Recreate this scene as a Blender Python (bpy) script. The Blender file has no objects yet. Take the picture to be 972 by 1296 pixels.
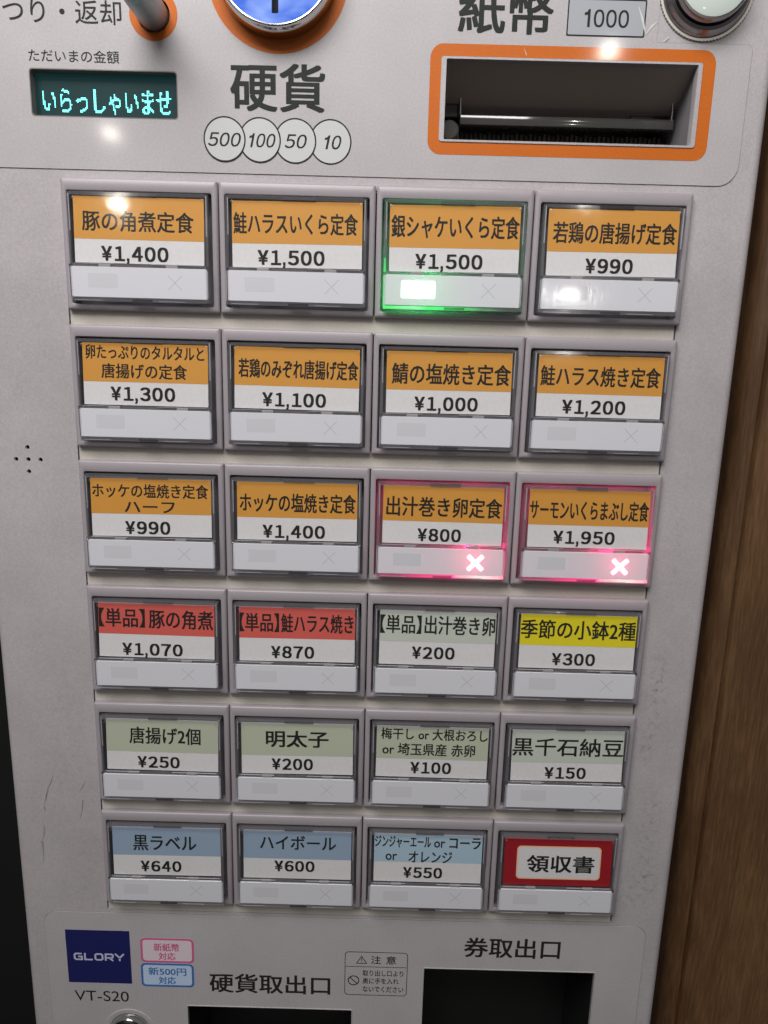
import bpy, bmesh, math, random
from mathutils import Matrix, Vector

random.seed(7)
SC = bpy.context.scene
COL = SC.collection
MM = 0.001
Z0 = 1.35                      # height of the button grid's centre above the floor


def W(u, v, w):
    """machine-front millimetres (right, up, out of the front) -> metres"""
    return Vector((u * MM, -w * MM, v * MM))


def WZ(u, v, w):
    return W(u, v, w) + Vector((0, 0, Z0))


# ------------------------------------------------------------------ camera
RM = ((0.9996447479536593, 0.025946386854507293, -0.0060961379463320845),
      (0.026648165728493454, -0.9772900058061793, 0.21022397535089232),
      (-0.0005031420984233865, -0.21031174374775674, -0.977634245148703))
cam = bpy.data.objects.new('camera', bpy.data.cameras.new('camera'))
COL.objects.link(cam)
ax = [Vector((r[0], -r[2], r[1])) for r in RM]
m = Matrix((ax[0], -ax[1], -ax[2])).transposed().to_4x4()
m.translation = WZ(5.145, 78.794, 239.275)
cam.matrix_world = m
cam.data.sensor_fit = 'HORIZONTAL'
cam.data.sensor_width = 36
cam.data.lens = 898 / 972 * 36
cam.data.clip_start = 0.01
cam.data.clip_end = 50
SC.camera = cam

# ------------------------------------------------------------------ light
wd = bpy.data.worlds.new('World')
SC.world = wd
wd.use_nodes = True
bg = wd.node_tree.nodes['Background']
wt = wd.node_tree
wtc = wt.nodes.new('ShaderNodeTexCoord')
wsep = wt.nodes.new('ShaderNodeSeparateXYZ')
wt.links.new(wtc.outputs['Generated'], wsep.inputs[0])
wmr = wt.nodes.new('ShaderNodeMapRange')
wmr.inputs['From Min'].default_value = -0.5
wmr.inputs['From Max'].default_value = 0.5
wt.links.new(wsep.outputs['Z'], wmr.inputs['Value'])
wcr = wt.nodes.new('ShaderNodeValToRGB')          # dark floor, pale walls and ceiling of the shop
wcr.color_ramp.elements[0].color = (0.44, 0.38, 0.43, 1)
wcr.color_ramp.elements[1].color = (0.95, 0.95, 0.93, 1)
wt.links.new(wmr.outputs[0], wcr.inputs[0])
wt.links.new(wcr.outputs[0], bg.inputs[0])
bg.inputs[1].default_value = 0.165


def area(name, pos, target, size, power, col, shape='DISK', size_y=None):
    l = bpy.data.lights.new(name, 'AREA')
    l.shape = shape
    l.size = size
    if size_y:
        l.size_y = size_y
    l.energy = power
    l.color = col
    o = bpy.data.objects.new(name, l)
    COL.objects.link(o)
    o.location = WZ(*pos)
    d = WZ(*target) - o.location
    o.rotation_euler = d.to_track_quat('-Z', 'Y').to_euler()
    return o


area('ceiling_downlight', (-1063, 883, 2660), (0, 0, 0), 0.050, 1.15, (1, 0.93, 0.82), 'RECTANGLE', 0.034)
area('ceiling_downlight', (653, 1018, 2175), (0, 0, 0), 0.042, 1.4, (1, 0.95, 0.86), 'RECTANGLE', 0.032)
area('ceiling_downlight', (1487, 625, 5900), (0, 0, 0), 0.12, 4, (1, 0.97, 0.92), 'RECTANGLE', 0.08)
area('added_key_panel', (-150, 600, 430), (-10, 420, 0), 0.50, 6.5, (1, 0.975, 0.97), 'RECTANGLE', 0.34)  # added key light, placed and aimed for the top-to-bottom falloff

SC.view_settings.view_transform = 'Standard'
SC.view_settings.look = 'None'
SC.view_settings.exposure = 0
SC.view_settings.gamma = 1


# ------------------------------------------------------------------ materials
def srgb(r, g, b):
    f = lambda c: c / 12.92 if c <= 0.04045 else ((c + 0.055) / 1.055) ** 2.4
    return (f(r / 255), f(g / 255), f(b / 255), 1)


def mat(name, col, rough=0.5, metal=0.0, coat=0.0, coat_rough=0.05, spec=0.5, emit=None, emit_s=0.0):
    m = bpy.data.materials.new(name)
    m.use_nodes = True
    b = m.node_tree.nodes['Principled BSDF']
    b.inputs['Base Color'].default_value = col if len(col) == 4 else (*col, 1)
    b.inputs['Roughness'].default_value = rough
    b.inputs['Metallic'].default_value = metal
    b.inputs['Coat Weight'].default_value = coat
    b.inputs['Coat Roughness'].default_value = coat_rough
    b.inputs['Specular IOR Level'].default_value = spec
    if emit:
        b.inputs['Emission Color'].default_value = emit if len(emit) == 4 else (*emit, 1)
        b.inputs['Emission Strength'].default_value = emit_s
    return m


def N(m, t, **kw):
    n = m.node_tree.nodes.new(t)
    for k, v in kw.items():
        if k in n.inputs:
            n.inputs[k].default_value = v
        else:
            setattr(n, k, v)
    return n


def L(m, a, b):
    m.node_tree.links.new(a, b)


def B(m):
    return m.node_tree.nodes['Principled BSDF']


def coords(m, scale=(1, 1, 1)):
    tc = N(m, 'ShaderNodeTexCoord')
    mp = N(m, 'ShaderNodeMapping')
    mp.inputs['Scale'].default_value = scale
    L(m, tc.outputs['Object'], mp.inputs['Vector'])
    return mp.outputs['Vector']


def grain(m, scale, bump, speck=0.0, base=None, scale_vec=(1, 1, 1), wear=0.0):
    """fine relief plus a little tonal speckle and large soft grime"""
    vec = coords(m, scale_vec)
    n = N(m, 'ShaderNodeTexNoise', Scale=scale, Detail=3.0, Roughness=0.6)
    L(m, vec, n.inputs['Vector'])
    if bump:
        bp = N(m, 'ShaderNodeBump', Strength=bump, Distance=0.0002)
        L(m, n.outputs['Fac'], bp.inputs['Height'])
        L(m, bp.outputs['Normal'], B(m).inputs['Normal'])
    if speck:
        r = N(m, 'ShaderNodeMapRange')
        r.inputs['From Min'].default_value = 0.3
        r.inputs['From Max'].default_value = 0.7
        r.inputs['To Min'].default_value = 1 - speck
        r.inputs['To Max'].default_value = 1 + speck
        L(m, n.outputs['Fac'], r.inputs['Value'])
        n2 = N(m, 'ShaderNodeTexNoise', Scale=22.0, Detail=4.0, Roughness=0.65)
        L(m, vec, n2.inputs['Vector'])
        r2 = N(m, 'ShaderNodeMapRange')
        r2.inputs['From Min'].default_value = 0.3
        r2.inputs['From Max'].default_value = 0.7
        r2.inputs['To Min'].default_value = 1 - wear
        r2.inputs['To Max'].default_value = 1.0
        L(m, n2.outputs['Fac'], r2.inputs['Value'])
        mu = N(m, 'ShaderNodeMath', operation='MULTIPLY')
        L(m, r.outputs['Result'], mu.inputs[0])
        L(m, r2.outputs['Result'], mu.inputs[1])
        mx = N(m, 'ShaderNodeVectorMath', operation='SCALE')
        mx.inputs[0].default_value = B(m).inputs['Base Color'].default_value[:3]
        L(m, mu.outputs[0], mx.inputs['Scale'])
        L(m, mx.outputs['Vector'], B(m).inputs['Base Color'])
        return mx
    return None


def clear_plastic(name, tint, r0, rough, haze=0.0):
    """thin clear acrylic: lets light through and mirrors what is in front by Fresnel"""
    m = bpy.data.materials.new(name)
    m.use_nodes = True
    nt = m.node_tree
    nt.nodes.remove(nt.nodes['Principled BSDF'])
    tr = N(m, 'ShaderNodeBsdfTransparent')
    tr.inputs['Color'].default_value = (*tint, 1)
    gl = N(m, 'ShaderNodeBsdfGlossy', Roughness=rough)
    # Schlick's curve on |N.I|, the same from both sides of the thin sheet
    f0 = ((r0 - 1) / (r0 + 1)) ** 2
    ge = N(m, 'ShaderNodeNewGeometry')
    dt = N(m, 'ShaderNodeVectorMath', operation='DOT_PRODUCT')
    L(m, ge.outputs['Normal'], dt.inputs[0])
    L(m, ge.outputs['Incoming'], dt.inputs[1])
    ab = N(m, 'ShaderNodeMath', operation='ABSOLUTE')
    L(m, dt.outputs['Value'], ab.inputs[0])
    iv = N(m, 'ShaderNodeMath', operation='SUBTRACT')
    iv.inputs[0].default_value = 1.0
    L(m, ab.outputs[0], iv.inputs[1])
    pw = N(m, 'ShaderNodeMath', operation='POWER')
    L(m, iv.outputs[0], pw.inputs[0])
    pw.inputs[1].default_value = 5.0
    fr = N(m, 'ShaderNodeMath', operation='MULTIPLY_ADD')
    L(m, pw.outputs[0], fr.inputs[0])
    fr.inputs[1].default_value = 1 - f0
    fr.inputs[2].default_value = f0
    mx = N(m, 'ShaderNodeMixShader')
    L(m, fr.outputs[0], mx.inputs[0])
    L(m, tr.outputs[0], mx.inputs[1])
    L(m, gl.outputs[0], mx.inputs[2])
    L(m, mx.outputs[0], nt.nodes['Material Output'].inputs['Surface'])
    if haze:
        df = N(m, 'ShaderNodeBsdfDiffuse')
        df.inputs['Color'].default_value = (0.8, 0.79, 0.82, 1)
        mh = N(m, 'ShaderNodeMixShader')
        mh.inputs[0].default_value = haze
        L(m, mx.outputs[0], mh.inputs[1])
        L(m, df.outputs[0], mh.inputs[2])
        L(m, mh.outputs[0], nt.nodes['Material Output'].inputs['Surface'])
    # faint waviness and rubbed scratches
    vec = coords(m)
    n = N(m, 'ShaderNodeTexNoise', Scale=90.0, Detail=2.0)
    L(m, vec, n.inputs['Vector'])
    bp = N(m, 'ShaderNodeBump', Strength=0.10, Distance=0.0004)
    L(m, n.outputs['Fac'], bp.inputs['Height'])
    L(m, bp.outputs['Normal'], gl.inputs['Normal'])
    return m


M = {}
M['paint'] = mat('white_powder_paint', (0.488, 0.454, 0.466), 0.42, coat=0.12, coat_rough=0.10)
paint_col = grain(M['paint'], 1500, 0.22, 0.09, wear=0.17)
M['sheet'] = mat('glossy_white_sheet', (0.484, 0.456, 0.466), 0.45, spec=0.35, coat=0.20, coat_rough=0.075)
grain(M['sheet'], 1500, 0.08, 0.08, wear=0.12)
M['beige'] = mat('beige_plate', (0.56, 0.525, 0.465), 0.45)
grain(M['beige'], 1300, 0.15, 0.06, wear=0.06)
M['bezel'] = mat('lilac_white_plastic', (0.350, 0.318, 0.338), 0.36)
grain(M['bezel'], 2200, 0.10, 0.05, wear=0.06)
M['well'] = mat('grey_well_plastic', (0.20, 0.19, 0.205), 0.5)
M['gap'] = mat('black_gap', (0.012, 0.011, 0.011), 0.9)  # near-black, for liners, sockets and open gaps
M['seam'] = mat('grimy_seam', (0.20, 0.185, 0.17), 0.9)
M['card'] = mat('card_white', (0.70, 0.69, 0.69), 0.6)
grain(M['card'], 900, 0, 0.03, wear=0.03)
M['orange_band'] = mat('card_orange', srgb(208, 147, 58), 0.6)
M['red_band'] = mat('card_red', srgb(208, 92, 82), 0.6)
M['green_band'] = mat('card_sage', srgb(184, 189, 168), 0.6)
M['pale_band'] = mat('card_pale_sage', srgb(193, 199, 187), 0.6)
M['yellow_band'] = mat('card_yellow', srgb(222, 208, 26), 0.6)
M['blue_band'] = mat('card_blue', srgb(146, 166, 187), 0.6)
M['sky_band'] = mat('card_light_blue', srgb(168, 193, 209), 0.6)
M['deep_red'] = mat('card_deep_red', srgb(152, 25, 35), 0.5)
M['cream_line'] = mat('card_peach_line', srgb(240, 190, 150), 0.6)
M['ink'] = mat('black_ink', (0.020, 0.020, 0.018), 0.5, spec=0.2)
M['dark_print'] = mat('dark_grey_print', (0.022, 0.026, 0.023), 0.5, spec=0.15)
M['orange'] = mat('orange_print', srgb(200, 104, 30), 0.5, spec=0.2, coat=0.3, coat_rough=0.08)
grain(M['orange'], 1500, 0.05, 0.06, wear=0.06)
M['window'] = mat('white_status_plastic', (0.74, 0.745, 0.785), 0.40, coat=0.6, coat_rough=0.06)
M['unlit'] = mat('unlit_lamp', (0.615, 0.615, 0.64), 0.40, coat=0.6, coat_rough=0.06)
M['unlit_x'] = mat('unlit_cross', (0.54, 0.54, 0.55), 0.40, coat=0.6, coat_rough=0.06)
M['lit_green'] = mat('lit_green', (0.7, 1, 0.8), 0.4, emit=(0.50, 1.0, 0.64), emit_s=1.7)
M['lit_red'] = mat('lit_red', (1, 0.8, 0.85), 0.4, emit=(1.0, 0.60, 0.74), emit_s=2.2)
M['clip'] = mat('grey_clip', (0.30, 0.29, 0.30), 0.3)
M['chrome'] = mat('chrome', (0.62, 0.60, 0.60), 0.10, metal=1.0)
M['dark_chrome'] = mat('dark_chrome', (0.30, 0.28, 0.28), 0.16, metal=1.0)
M['lever'] = mat('grey_lever', (0.36, 0.36, 0.36), 0.38, metal=0.6)
M['black'] = mat('black_plastic', (0.010, 0.011, 0.010), 0.45)
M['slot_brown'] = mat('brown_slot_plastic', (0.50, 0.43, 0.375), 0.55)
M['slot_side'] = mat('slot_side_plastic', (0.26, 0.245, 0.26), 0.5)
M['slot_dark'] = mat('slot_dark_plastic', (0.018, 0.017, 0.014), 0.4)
M['bar'] = mat('polished_dark_bar', (0.085, 0.083, 0.075), 0.12, coat=1.0, coat_rough=0.06)
M['brush'] = mat('dark_brush', (0.075, 0.066, 0.052), 0.9)
grain(M['brush'], 900, 0.8, 0.5, scale_vec=(1, 1, 0.15))
M['blue_disc'] = mat('blue_lit_disc', (0.03, 0.07, 0.32), 0.08, coat=0.5, coat_rough=0.03, emit=(0.10, 0.22, 0.80), emit_s=0.75)
m = M['blue_disc']
n = N(m, 'ShaderNodeTexNoise', Scale=95.0, Detail=2.0, Distortion=1.5)  # mottled emission paints pale reflections into the lit disc
L(m, coords(m, (0.5, 1, 1.2)), n.inputs['Vector'])
cr = N(m, 'ShaderNodeValToRGB')
cr.color_ramp.elements[0].position = 0.38
cr.color_ramp.elements[0].color = (0.055, 0.15, 0.62, 1)
cr.color_ramp.elements[1].position = 0.72
cr.color_ramp.elements[1].color = (0.42, 0.58, 1.0, 1)
L(m, n.outputs['Fac'], cr.inputs[0])
L(m, cr.outputs[0], B(m).inputs['Emission Color'])
M['cap_white'] = mat('pale_green_cap', (0.60, 0.68, 0.62), 0.35, coat=0.5)
M['knurl'] = mat('knurled_washer', (0.62, 0.60, 0.55), 0.35, metal=0.7)
M['vfd'] = mat('teal_display_glass', (0.006, 0.020, 0.021), 0.35, coat=0.4, coat_rough=0.02, spec=0.2, emit=(0.012, 0.06, 0.065), emit_s=0.35)
M['vfd_dot'] = mat('cyan_dots', (0.1, 0.6, 0.6), 0.5, emit=(0.20, 0.95, 0.92), emit_s=2.1)
M['coin_fill'] = mat('coin_mark_grey', (0.56, 0.57, 0.57), 0.5, spec=0.2)
M['note_fill'] = mat('note_mark_grey', (0.36, 0.38, 0.41), 0.5, coat=0.3)
M['navy'] = mat('navy_badge', srgb(30, 34, 92), 0.4)
grain(M['navy'], 1600, 0.1, 0.12)
M['badge_ink'] = mat('badge_lettering', srgb(196, 196, 224), 0.4)
M['pink'] = mat('pink_print', srgb(206, 96, 142), 0.5)
M['pink_fill'] = mat('pink_sticker', srgb(222, 206, 214), 0.5)
M['blue'] = mat('blue_print', srgb(62, 110, 176), 0.5)
M['blue_fill'] = mat('blue_sticker', srgb(190, 210, 234), 0.5)
M['scuff'] = mat('scuff', (0.13, 0.12, 0.115), 0.7)
M['scuff_soft'] = mat('scuff_soft', (0.30, 0.28, 0.28), 0.7)
M['scratch'] = mat('rubbed_scratch', (0.62, 0.62, 0.60), 0.5)
M['edge_highlight'] = mat('painted_edge_highlight', (0.40, 0.40, 0.42), 0.12, coat=0.5)  # pale grey stands in for highlights on the cap edges
M['smoky_tab'] = clear_plastic('smoky_acrylic', (0.45, 0.44, 0.46), 1.5, 0.08, 0.03)
M['back'] = mat('back_wall_paint', (0.010, 0.010, 0.010), 0.8)
M['steel'] = mat('cabinet_side_paint', (0.45, 0.43, 0.42), 0.45)
M['counter'] = mat('dark_laminate', (0.016, 0.013, 0.012), 0.6)
grain(M['counter'], 40, 0.1, 0.2)


m = M['window']
tl = N(m, 'ShaderNodeBsdfTranslucent')
tl.inputs['Color'].default_value = (0.9, 0.9, 0.9, 1)
mxs = N(m, 'ShaderNodeMixShader')
mxs.inputs[0].default_value = 0.10
L(m, B(m).outputs[0], mxs.inputs[1])
L(m, tl.outputs[0], mxs.inputs[2])
L(m, mxs.outputs[0], m.node_tree.nodes['Material Output'].inputs['Surface'])
# rubbed, finely scratched face
vec = coords(m, (1, 1, 0.25))
n = N(m, 'ShaderNodeTexNoise', Scale=700.0, Detail=4.0, Roughness=0.7)
L(m, vec, n.inputs['Vector'])
bp = N(m, 'ShaderNodeBump', Strength=0.12, Distance=0.0002)
L(m, n.outputs['Fac'], bp.inputs['Height'])
L(m, bp.outputs['Normal'], B(m).inputs['Coat Normal'])
M['clear'] = clear_plastic('clear_acrylic', (0.985, 0.985, 0.985), 1.45, 0.065)
M['clear_edge'] = clear_plastic('clear_acrylic_edge', (0.95, 0.945, 0.96), 1.5, 0.08, 0.08)


def wood(name):
    m = mat(name, (0.13, 0.07, 0.03), 0.42)
    vec = coords(m, (1, 0.2, 0.06))
    n = N(m, 'ShaderNodeTexNoise', Scale=900.0, Detail=6.0, Roughness=0.75, Distortion=0.2)
    L(m, vec, n.inputs['Vector'])
    vec2 = coords(m, (1, 0.2, 0.22))
    n2 = N(m, 'ShaderNodeTexNoise', Scale=55.0, Detail=5.0, Roughness=0.65, Distortion=0.6)
    L(m, vec2, n2.inputs['Vector'])
    mixf = N(m, 'ShaderNodeMix')
    mixf.data_type = 'FLOAT'
    mixf.inputs[0].default_value = 0.42
    L(m, n.outputs['Fac'], mixf.inputs[2])
    L(m, n2.outputs['Fac'], mixf.inputs[3])
    cr = N(m, 'ShaderNodeValToRGB')
    e = cr.color_ramp.elements
    e[0].position = 0.33
    e[0].color = (0.066, 0.034, 0.016, 1)
    e[1].position = 0.68
    e[1].color = (0.235, 0.130, 0.060, 1)
    k = e.new(0.5)
    k.color = (0.132, 0.067, 0.029, 1)
    L(m, mixf.outputs[0], cr.inputs[0])
    L(m, cr.outputs[0], B(m).inputs['Base Color'])
    bp = N(m, 'ShaderNodeBump', Strength=0.35, Distance=0.0008)
    L(m, n.outputs['Fac'], bp.inputs['Height'])
    L(m, bp.outputs['Normal'], B(m).inputs['Normal'])
    return m


M['wood'] = wood('brown_wood')


# grime patches rubbed along the right and left edge of the door paint
def add_grime(m, colnode, spots):
    tc = N(m, 'ShaderNodeTexCoord')
    acc = None
    for (u, v, ru, rv, s) in spots:
        mp = N(m, 'ShaderNodeMapping')
        mp.inputs['Location'].default_value = (-u / ru, 0, -v / rv)
        mp.inputs['Scale'].default_value = (1 / (ru * MM), 0, 1 / (rv * MM))
        L(m, tc.outputs['Object'], mp.inputs['Vector'])
        ln = N(m, 'ShaderNodeVectorMath', operation='LENGTH')
        L(m, mp.outputs[0], ln.inputs[0])
        mr = N(m, 'ShaderNodeMapRange')
        mr.inputs['From Min'].default_value = 1.0
        mr.inputs['From Max'].default_value = 0.0
        mr.inputs['To Min'].default_value = 0.0
        mr.inputs['To Max'].default_value = s
        L(m, ln.outputs['Value'], mr.inputs['Value'])
        if acc is None:
            acc = mr.outputs[0]
        else:
            ad = N(m, 'ShaderNodeMath', operation='MAXIMUM')
            L(m, acc, ad.inputs[0])
            L(m, mr.outputs[0], ad.inputs[1])
            acc = ad.outputs[0]
    n = N(m, 'ShaderNodeTexNoise', Scale=420.0, Detail=6.0, Roughness=0.72)
    L(m, tc.outputs['Object'], n.inputs['Vector'])
    r = N(m, 'ShaderNodeMapRange')
    r.inputs['From Min'].default_value = 0.50
    r.inputs['From Max'].default_value = 0.68
    L(m, n.outputs['Fac'], r.inputs['Value'])
    r2 = N(m, 'ShaderNodeMath', operation='MULTIPLY')
    L(m, r.outputs[0], r2.inputs[0])
    L(m, acc, r2.inputs[1])
    mx = N(m, 'ShaderNodeMix')
    mx.data_type = 'RGBA'
    L(m, r2.outputs[0], mx.inputs[0])
    L(m, colnode.outputs['Vector'], mx.inputs[6])
    mx.inputs[7].default_value = (0.16, 0.13, 0.12, 1)
    L(m, mx.outputs[2], B(m).inputs['Base Color'])


add_grime(M['paint'], paint_col, [(107, -38, 5, 22, 0.9), (105.5, -58, 4, 12, 0.9), (110, -95, 6, 26, 0.7), (111, -118, 6, 16, 1.0),
                                  (106, -125, 7, 14, 0.7), (108, 20, 5, 40, 0.35), (-113, -60, 14, 60, 0.25), (-108, -120, 10, 30, 0.25),
                                  (112, -160, 4, 30, 0.3)])


# ------------------------------------------------------------------ mesh helpers
def link(name, me, parent, mt, loc=(0, 0, 0), smooth=False):
    o = bpy.data.objects.new(name, me)
    COL.objects.link(o)
    o.parent = parent
    o.location = loc
    if mt is not None:
        mts = mt if isinstance(mt, (list, tuple)) else [mt]
        me.materials.clear()
        for x in mts:
            me.materials.append(M[x] if isinstance(x, str) else x)
    if smooth:
        me.polygons.foreach_set('use_smooth', [True] * len(me.polygons))
        me.set_sharp_from_angle(angle=math.radians(40))
    return o


def mesh(verts, faces, name='m'):
    """verts in (u, v, w) millimetres"""
    me = bpy.data.meshes.new(name)
    me.from_pydata([W(*p) for p in verts], [], faces)
    me.update()
    return me


def fix(me):
    bm = bmesh.new()
    bm.from_mesh(me)
    bmesh.ops.recalc_face_normals(bm, faces=bm.faces)
    bm.to_mesh(me)
    bm.free()
    return me


def box(u0, u1, v0, v1, w0, w1, bev=0.0):
    bm = bmesh.new()
    vs = [bm.verts.new(W(u, v, w)) for u in (u0, u1) for v in (v0, v1) for w in (w0, w1)]
    for f in ((0, 1, 3, 2), (4, 6, 7, 5), (0, 4, 5, 1), (2, 3, 7, 6), (0, 2, 6, 4), (1, 5, 7, 3)):
        bm.faces.new([vs[i] for i in f])
    bmesh.ops.recalc_face_normals(bm, faces=bm.faces)
    if bev:
        bmesh.ops.bevel(bm, geom=bm.edges[:], offset=bev * MM, segments=2, affect='EDGES', profile=0.5)
    me = bpy.data.meshes.new('box')
    bm.to_mesh(me)
    bm.free()
    return me


def join(*ms):
    bm = bmesh.new()
    for x in ms:
        bm.from_mesh(x)
    me = bpy.data.meshes.new('join')
    bm.to_mesh(me)
    bm.free()
    return me


def rrect(u0, u1, v0, v1, r, n=4):
    """counter-clockwise rounded rectangle; r one radius or (bl, br, tr, tl)"""
    rs = r if isinstance(r, (list, tuple)) else (r,) * 4
    out = []
    for (cu, cv, a0, q) in ((u0, v0, 180, rs[0]), (u1, v0, 270, rs[1]), (u1, v1, 0, rs[2]), (u0, v1, 90, rs[3])):
        if q <= 0:
            out.append((cu, cv))
            continue
        x = cu + (q if cu == u0 else -q)
        y = cv + (q if cv == v0 else -q)
        for k in range(n + 1):
            a = math.radians(a0 + 90 * k / n)
            out.append((x + q * math.cos(a), y + q * math.sin(a)))
    return out


def circle(u, v, r, n=48):
    return [(u + r * math.cos(2 * math.pi * k / n), v + r * math.sin(2 * math.pi * k / n)) for k in range(n)]


def loops(ls, close_last=True, cap_first=False):
    """skin consecutive loops [(outline, w), ...] of equal length"""
    n = len(ls[0][0])
    vs, fs = [], []
    for pts, w in ls:
        vs += [(p[0], p[1], w) for p in pts]
    for k in range(len(ls) - 1):
        for i in range(n):
            j = (i + 1) % n
            fs.append((k * n + i, k * n + j, (k + 1) * n + j, (k + 1) * n + i))
    if close_last:
        fs.append(tuple(range((len(ls) - 1) * n, len(ls) * n)))
    if cap_first:
        fs.append(tuple(reversed(range(n))))
    return mesh(vs, fs)


def plate(outline, w0, w1, holes=(), tilt=None):
    """flat sheet with holes, from depth w0 (back) to w1 (face)"""
    c = bpy.data.curves.new('p', 'CURVE')
    c.dimensions = '2D'
    c.fill_mode = 'BOTH'
    c.extrude = (w1 - w0) / 2 * MM
    for ring in (outline, *holes):
        s = c.splines.new('POLY')
        s.points.add(len(ring) - 1)
        for p, q in zip(s.points, ring):
            p.co = (q[0] * MM, q[1] * MM, 0, 1)
        s.use_cyclic_u = True
    o = bpy.data.objects.new('p', c)
    COL.objects.link(o)
    bpy.context.view_layer.update()
    me = bpy.data.meshes.new_from_object(o.evaluated_get(bpy.context.evaluated_depsgraph_get()))
    bpy.data.objects.remove(o)
    bpy.data.curves.remove(c)
    for v in me.vertices:
        x, y, z = v.co
        v.co = (x, -(z + (w0 + w1) / 2 * MM), y)
    bm = bmesh.new()
    bm.from_mesh(me)
    bmesh.ops.recalc_face_normals(bm, faces=bm.faces)
    bm.to_mesh(me)
    bm.free()
    return me


def lathe(u, v, prof, n=64, closed_top=True):
    return loops([(circle(u, v, r, n), w) for r, w in prof], close_last=closed_top)


_txt = {}


def glyphs(body, bold, res):
    """triangulated outline of a line of writing, em = 1"""
    key = (body, bold, res)
    if key not in _txt:
        c = bpy.data.curves.new('t', 'FONT')
        c.body = body
        c.offset = bold
        c.resolution_u = res
        o = bpy.data.objects.new('t', c)
        COL.objects.link(o)
        bpy.context.view_layer.update()
        me = bpy.data.meshes.new_from_object(o.evaluated_get(bpy.context.evaluated_depsgraph_get()))
        bpy.data.objects.remove(o)
        vs = [tuple(x.co) for x in me.vertices]
        fs = [tuple(p.vertices) for p in me.polygons]
        bpy.data.meshes.remove(me)
        bpy.data.curves.remove(c)
        _txt[key] = (vs, fs)
    return _txt[key]


def text(body, u0, u1, vc, h, w, bold=0.012, res=3, digits=False, slant=0.0):
    """writing fitted to u0..u1 with height h about vc; w is a depth or a function of v"""
    vs, fs = glyphs(body, 0.0, res)
    ref = glyphs('0', 0.0, res)[0] if digits else vs
    x0 = min(p[0] for p in vs)
    x1 = max(p[0] for p in vs)
    y0 = min(p[1] for p in ref)
    y1 = max(p[1] for p in ref)
    wf = w if callable(w) else (lambda v: w)
    out, faces = [], []
    # heavier weights are printed by overlaying slightly shifted impressions
    d = bold * h * (0.95 if not digits else 1.3)
    shifts = [(0, 0)] if d < 1e-4 else [(d, d * 0.7), (-d, d * 0.7), (d, -d * 0.7), (-d, -d * 0.7), (0, 0)]
    for k, (du, dv) in enumerate(shifts):
        q = len(out)
        for x, y, _ in vs:
            v = vc - (h / 2 - d) + (y - y0) / (y1 - y0) * (h - 2 * d) + dv
            u = u0 + d + (x - x0) / (x1 - x0) * (u1 - u0 - 2 * d) + slant * (v - vc) + du
            out.append((u, v, wf(v) + 0.006 * k))
        faces += [tuple(i + q for i in f) for f in fs]
    return mesh(out, faces)


ONE = ([(0.46, 0), (0.61, 0), (0.61, 1), (0.50, 1), (0.42, 0.86), (0.22, 0.80), (0.22, 0.68), (0.46, 0.70)], [(0, 1, 2, 3, 4, 5, 6, 7)])
FULL = {'0': '０', '1': '１', '2': '２', '3': '３', '4': '４', '5': '５', '6': '６', '7': '７', '8': '８', '9': '９', ',': '，', '¥': '￥'}


def figures(body, u0, u1, vc, h, w, bold, plain_one=False, slant=0.0):
    """figures set one by one in equal cells, as in a wide bold screen face; h is the height of a digit"""
    adv = {',': 0.40, '1': 0.98 if not plain_one else 0.9}
    tot = sum(adv.get(ch, 1.0) for ch in body)
    cell = (u1 - u0) / (tot - 0.10)
    wf = w if callable(w) else (lambda v: w)
    out, faces = [], []
    d = bold * h
    x = u0 - 0.05 * cell
    for ch in body:
        a = adv.get(ch, 1.0) * cell
        if ch == '1' and plain_one:
            vs, fs = [(p[0], p[1], 0) for p in ONE[0]], ONE[1]
            bx0, bx1, by0, by1 = 0.1, 0.75, 0, 1
        else:
            vs, fs = glyphs(FULL[ch], 0.0, 5)
            bx0, bx1 = min(p[0] for p in vs), max(p[0] for p in vs)
            by0, by1 = min(p[1] for p in vs), max(p[1] for p in vs)
        p0, p1 = x + (0.07 if ch != ',' else 0.05) * cell, x + a - (0.07 if ch != ',' else 0.12) * cell
        q0, q1 = (vc - h / 2, vc + h / 2) if ch != ',' else (vc - h * 0.74, vc - h * 0.29)
        if ch == '1' and not plain_one:
            p0 += 0.05 * cell
        for k, (du, dv) in enumerate(((d, d * 0.5), (-d, d * 0.5), (d, -d * 0.5), (-d, -d * 0.5), (0, 0))):
            q = len(out)
            for px, py, _ in vs:
                v = q0 + d * 0.5 + (py - by0) / (by1 - by0) * (q1 - q0 - d) + dv
                out.append((p0 + d + (px - bx0) / (bx1 - bx0) * (p1 - p0 - 2 * d) + du + slant * (v - vc), v, wf(v) + 0.006 * k))
            faces += [tuple(i + q for i in f) for f in fs]
        x += a
    return mesh(out, faces)


def strokes(segs, width, w):
    """flat polyline strokes with mitred joints"""
    vs, fs = [], []
    for pl in segs:
        P = [Vector(p) for p in pl]
        n = len(P)
        base = len(vs)
        for i in range(n):
            d0 = (P[i] - P[i - 1]).normalized() if i else (P[1] - P[0]).normalized()
            d1 = (P[i + 1] - P[i]).normalized() if i < n - 1 else d0
            t = (d0 + d1).normalized()
            nn = Vector((-t.y, t.x))
            k = 1 / max(0.5, nn.dot(Vector((-d0.y, d0.x))))
            hw = (width[i] if isinstance(width, (list, tuple)) else width) / 2 * k
            a, b = P[i] + nn * hw, P[i] - nn * hw
            vs += [(a.x, a.y, w), (b.x, b.y, w)]
        for i in range(n - 1):
            q = base + 2 * i
            fs.append((q, q + 1, q + 3, q + 2))
    return mesh(vs, fs)


# ------------------------------------------------------------------ setting
def struct(o):
    o['kind'] = 'structure'
    return o


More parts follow.
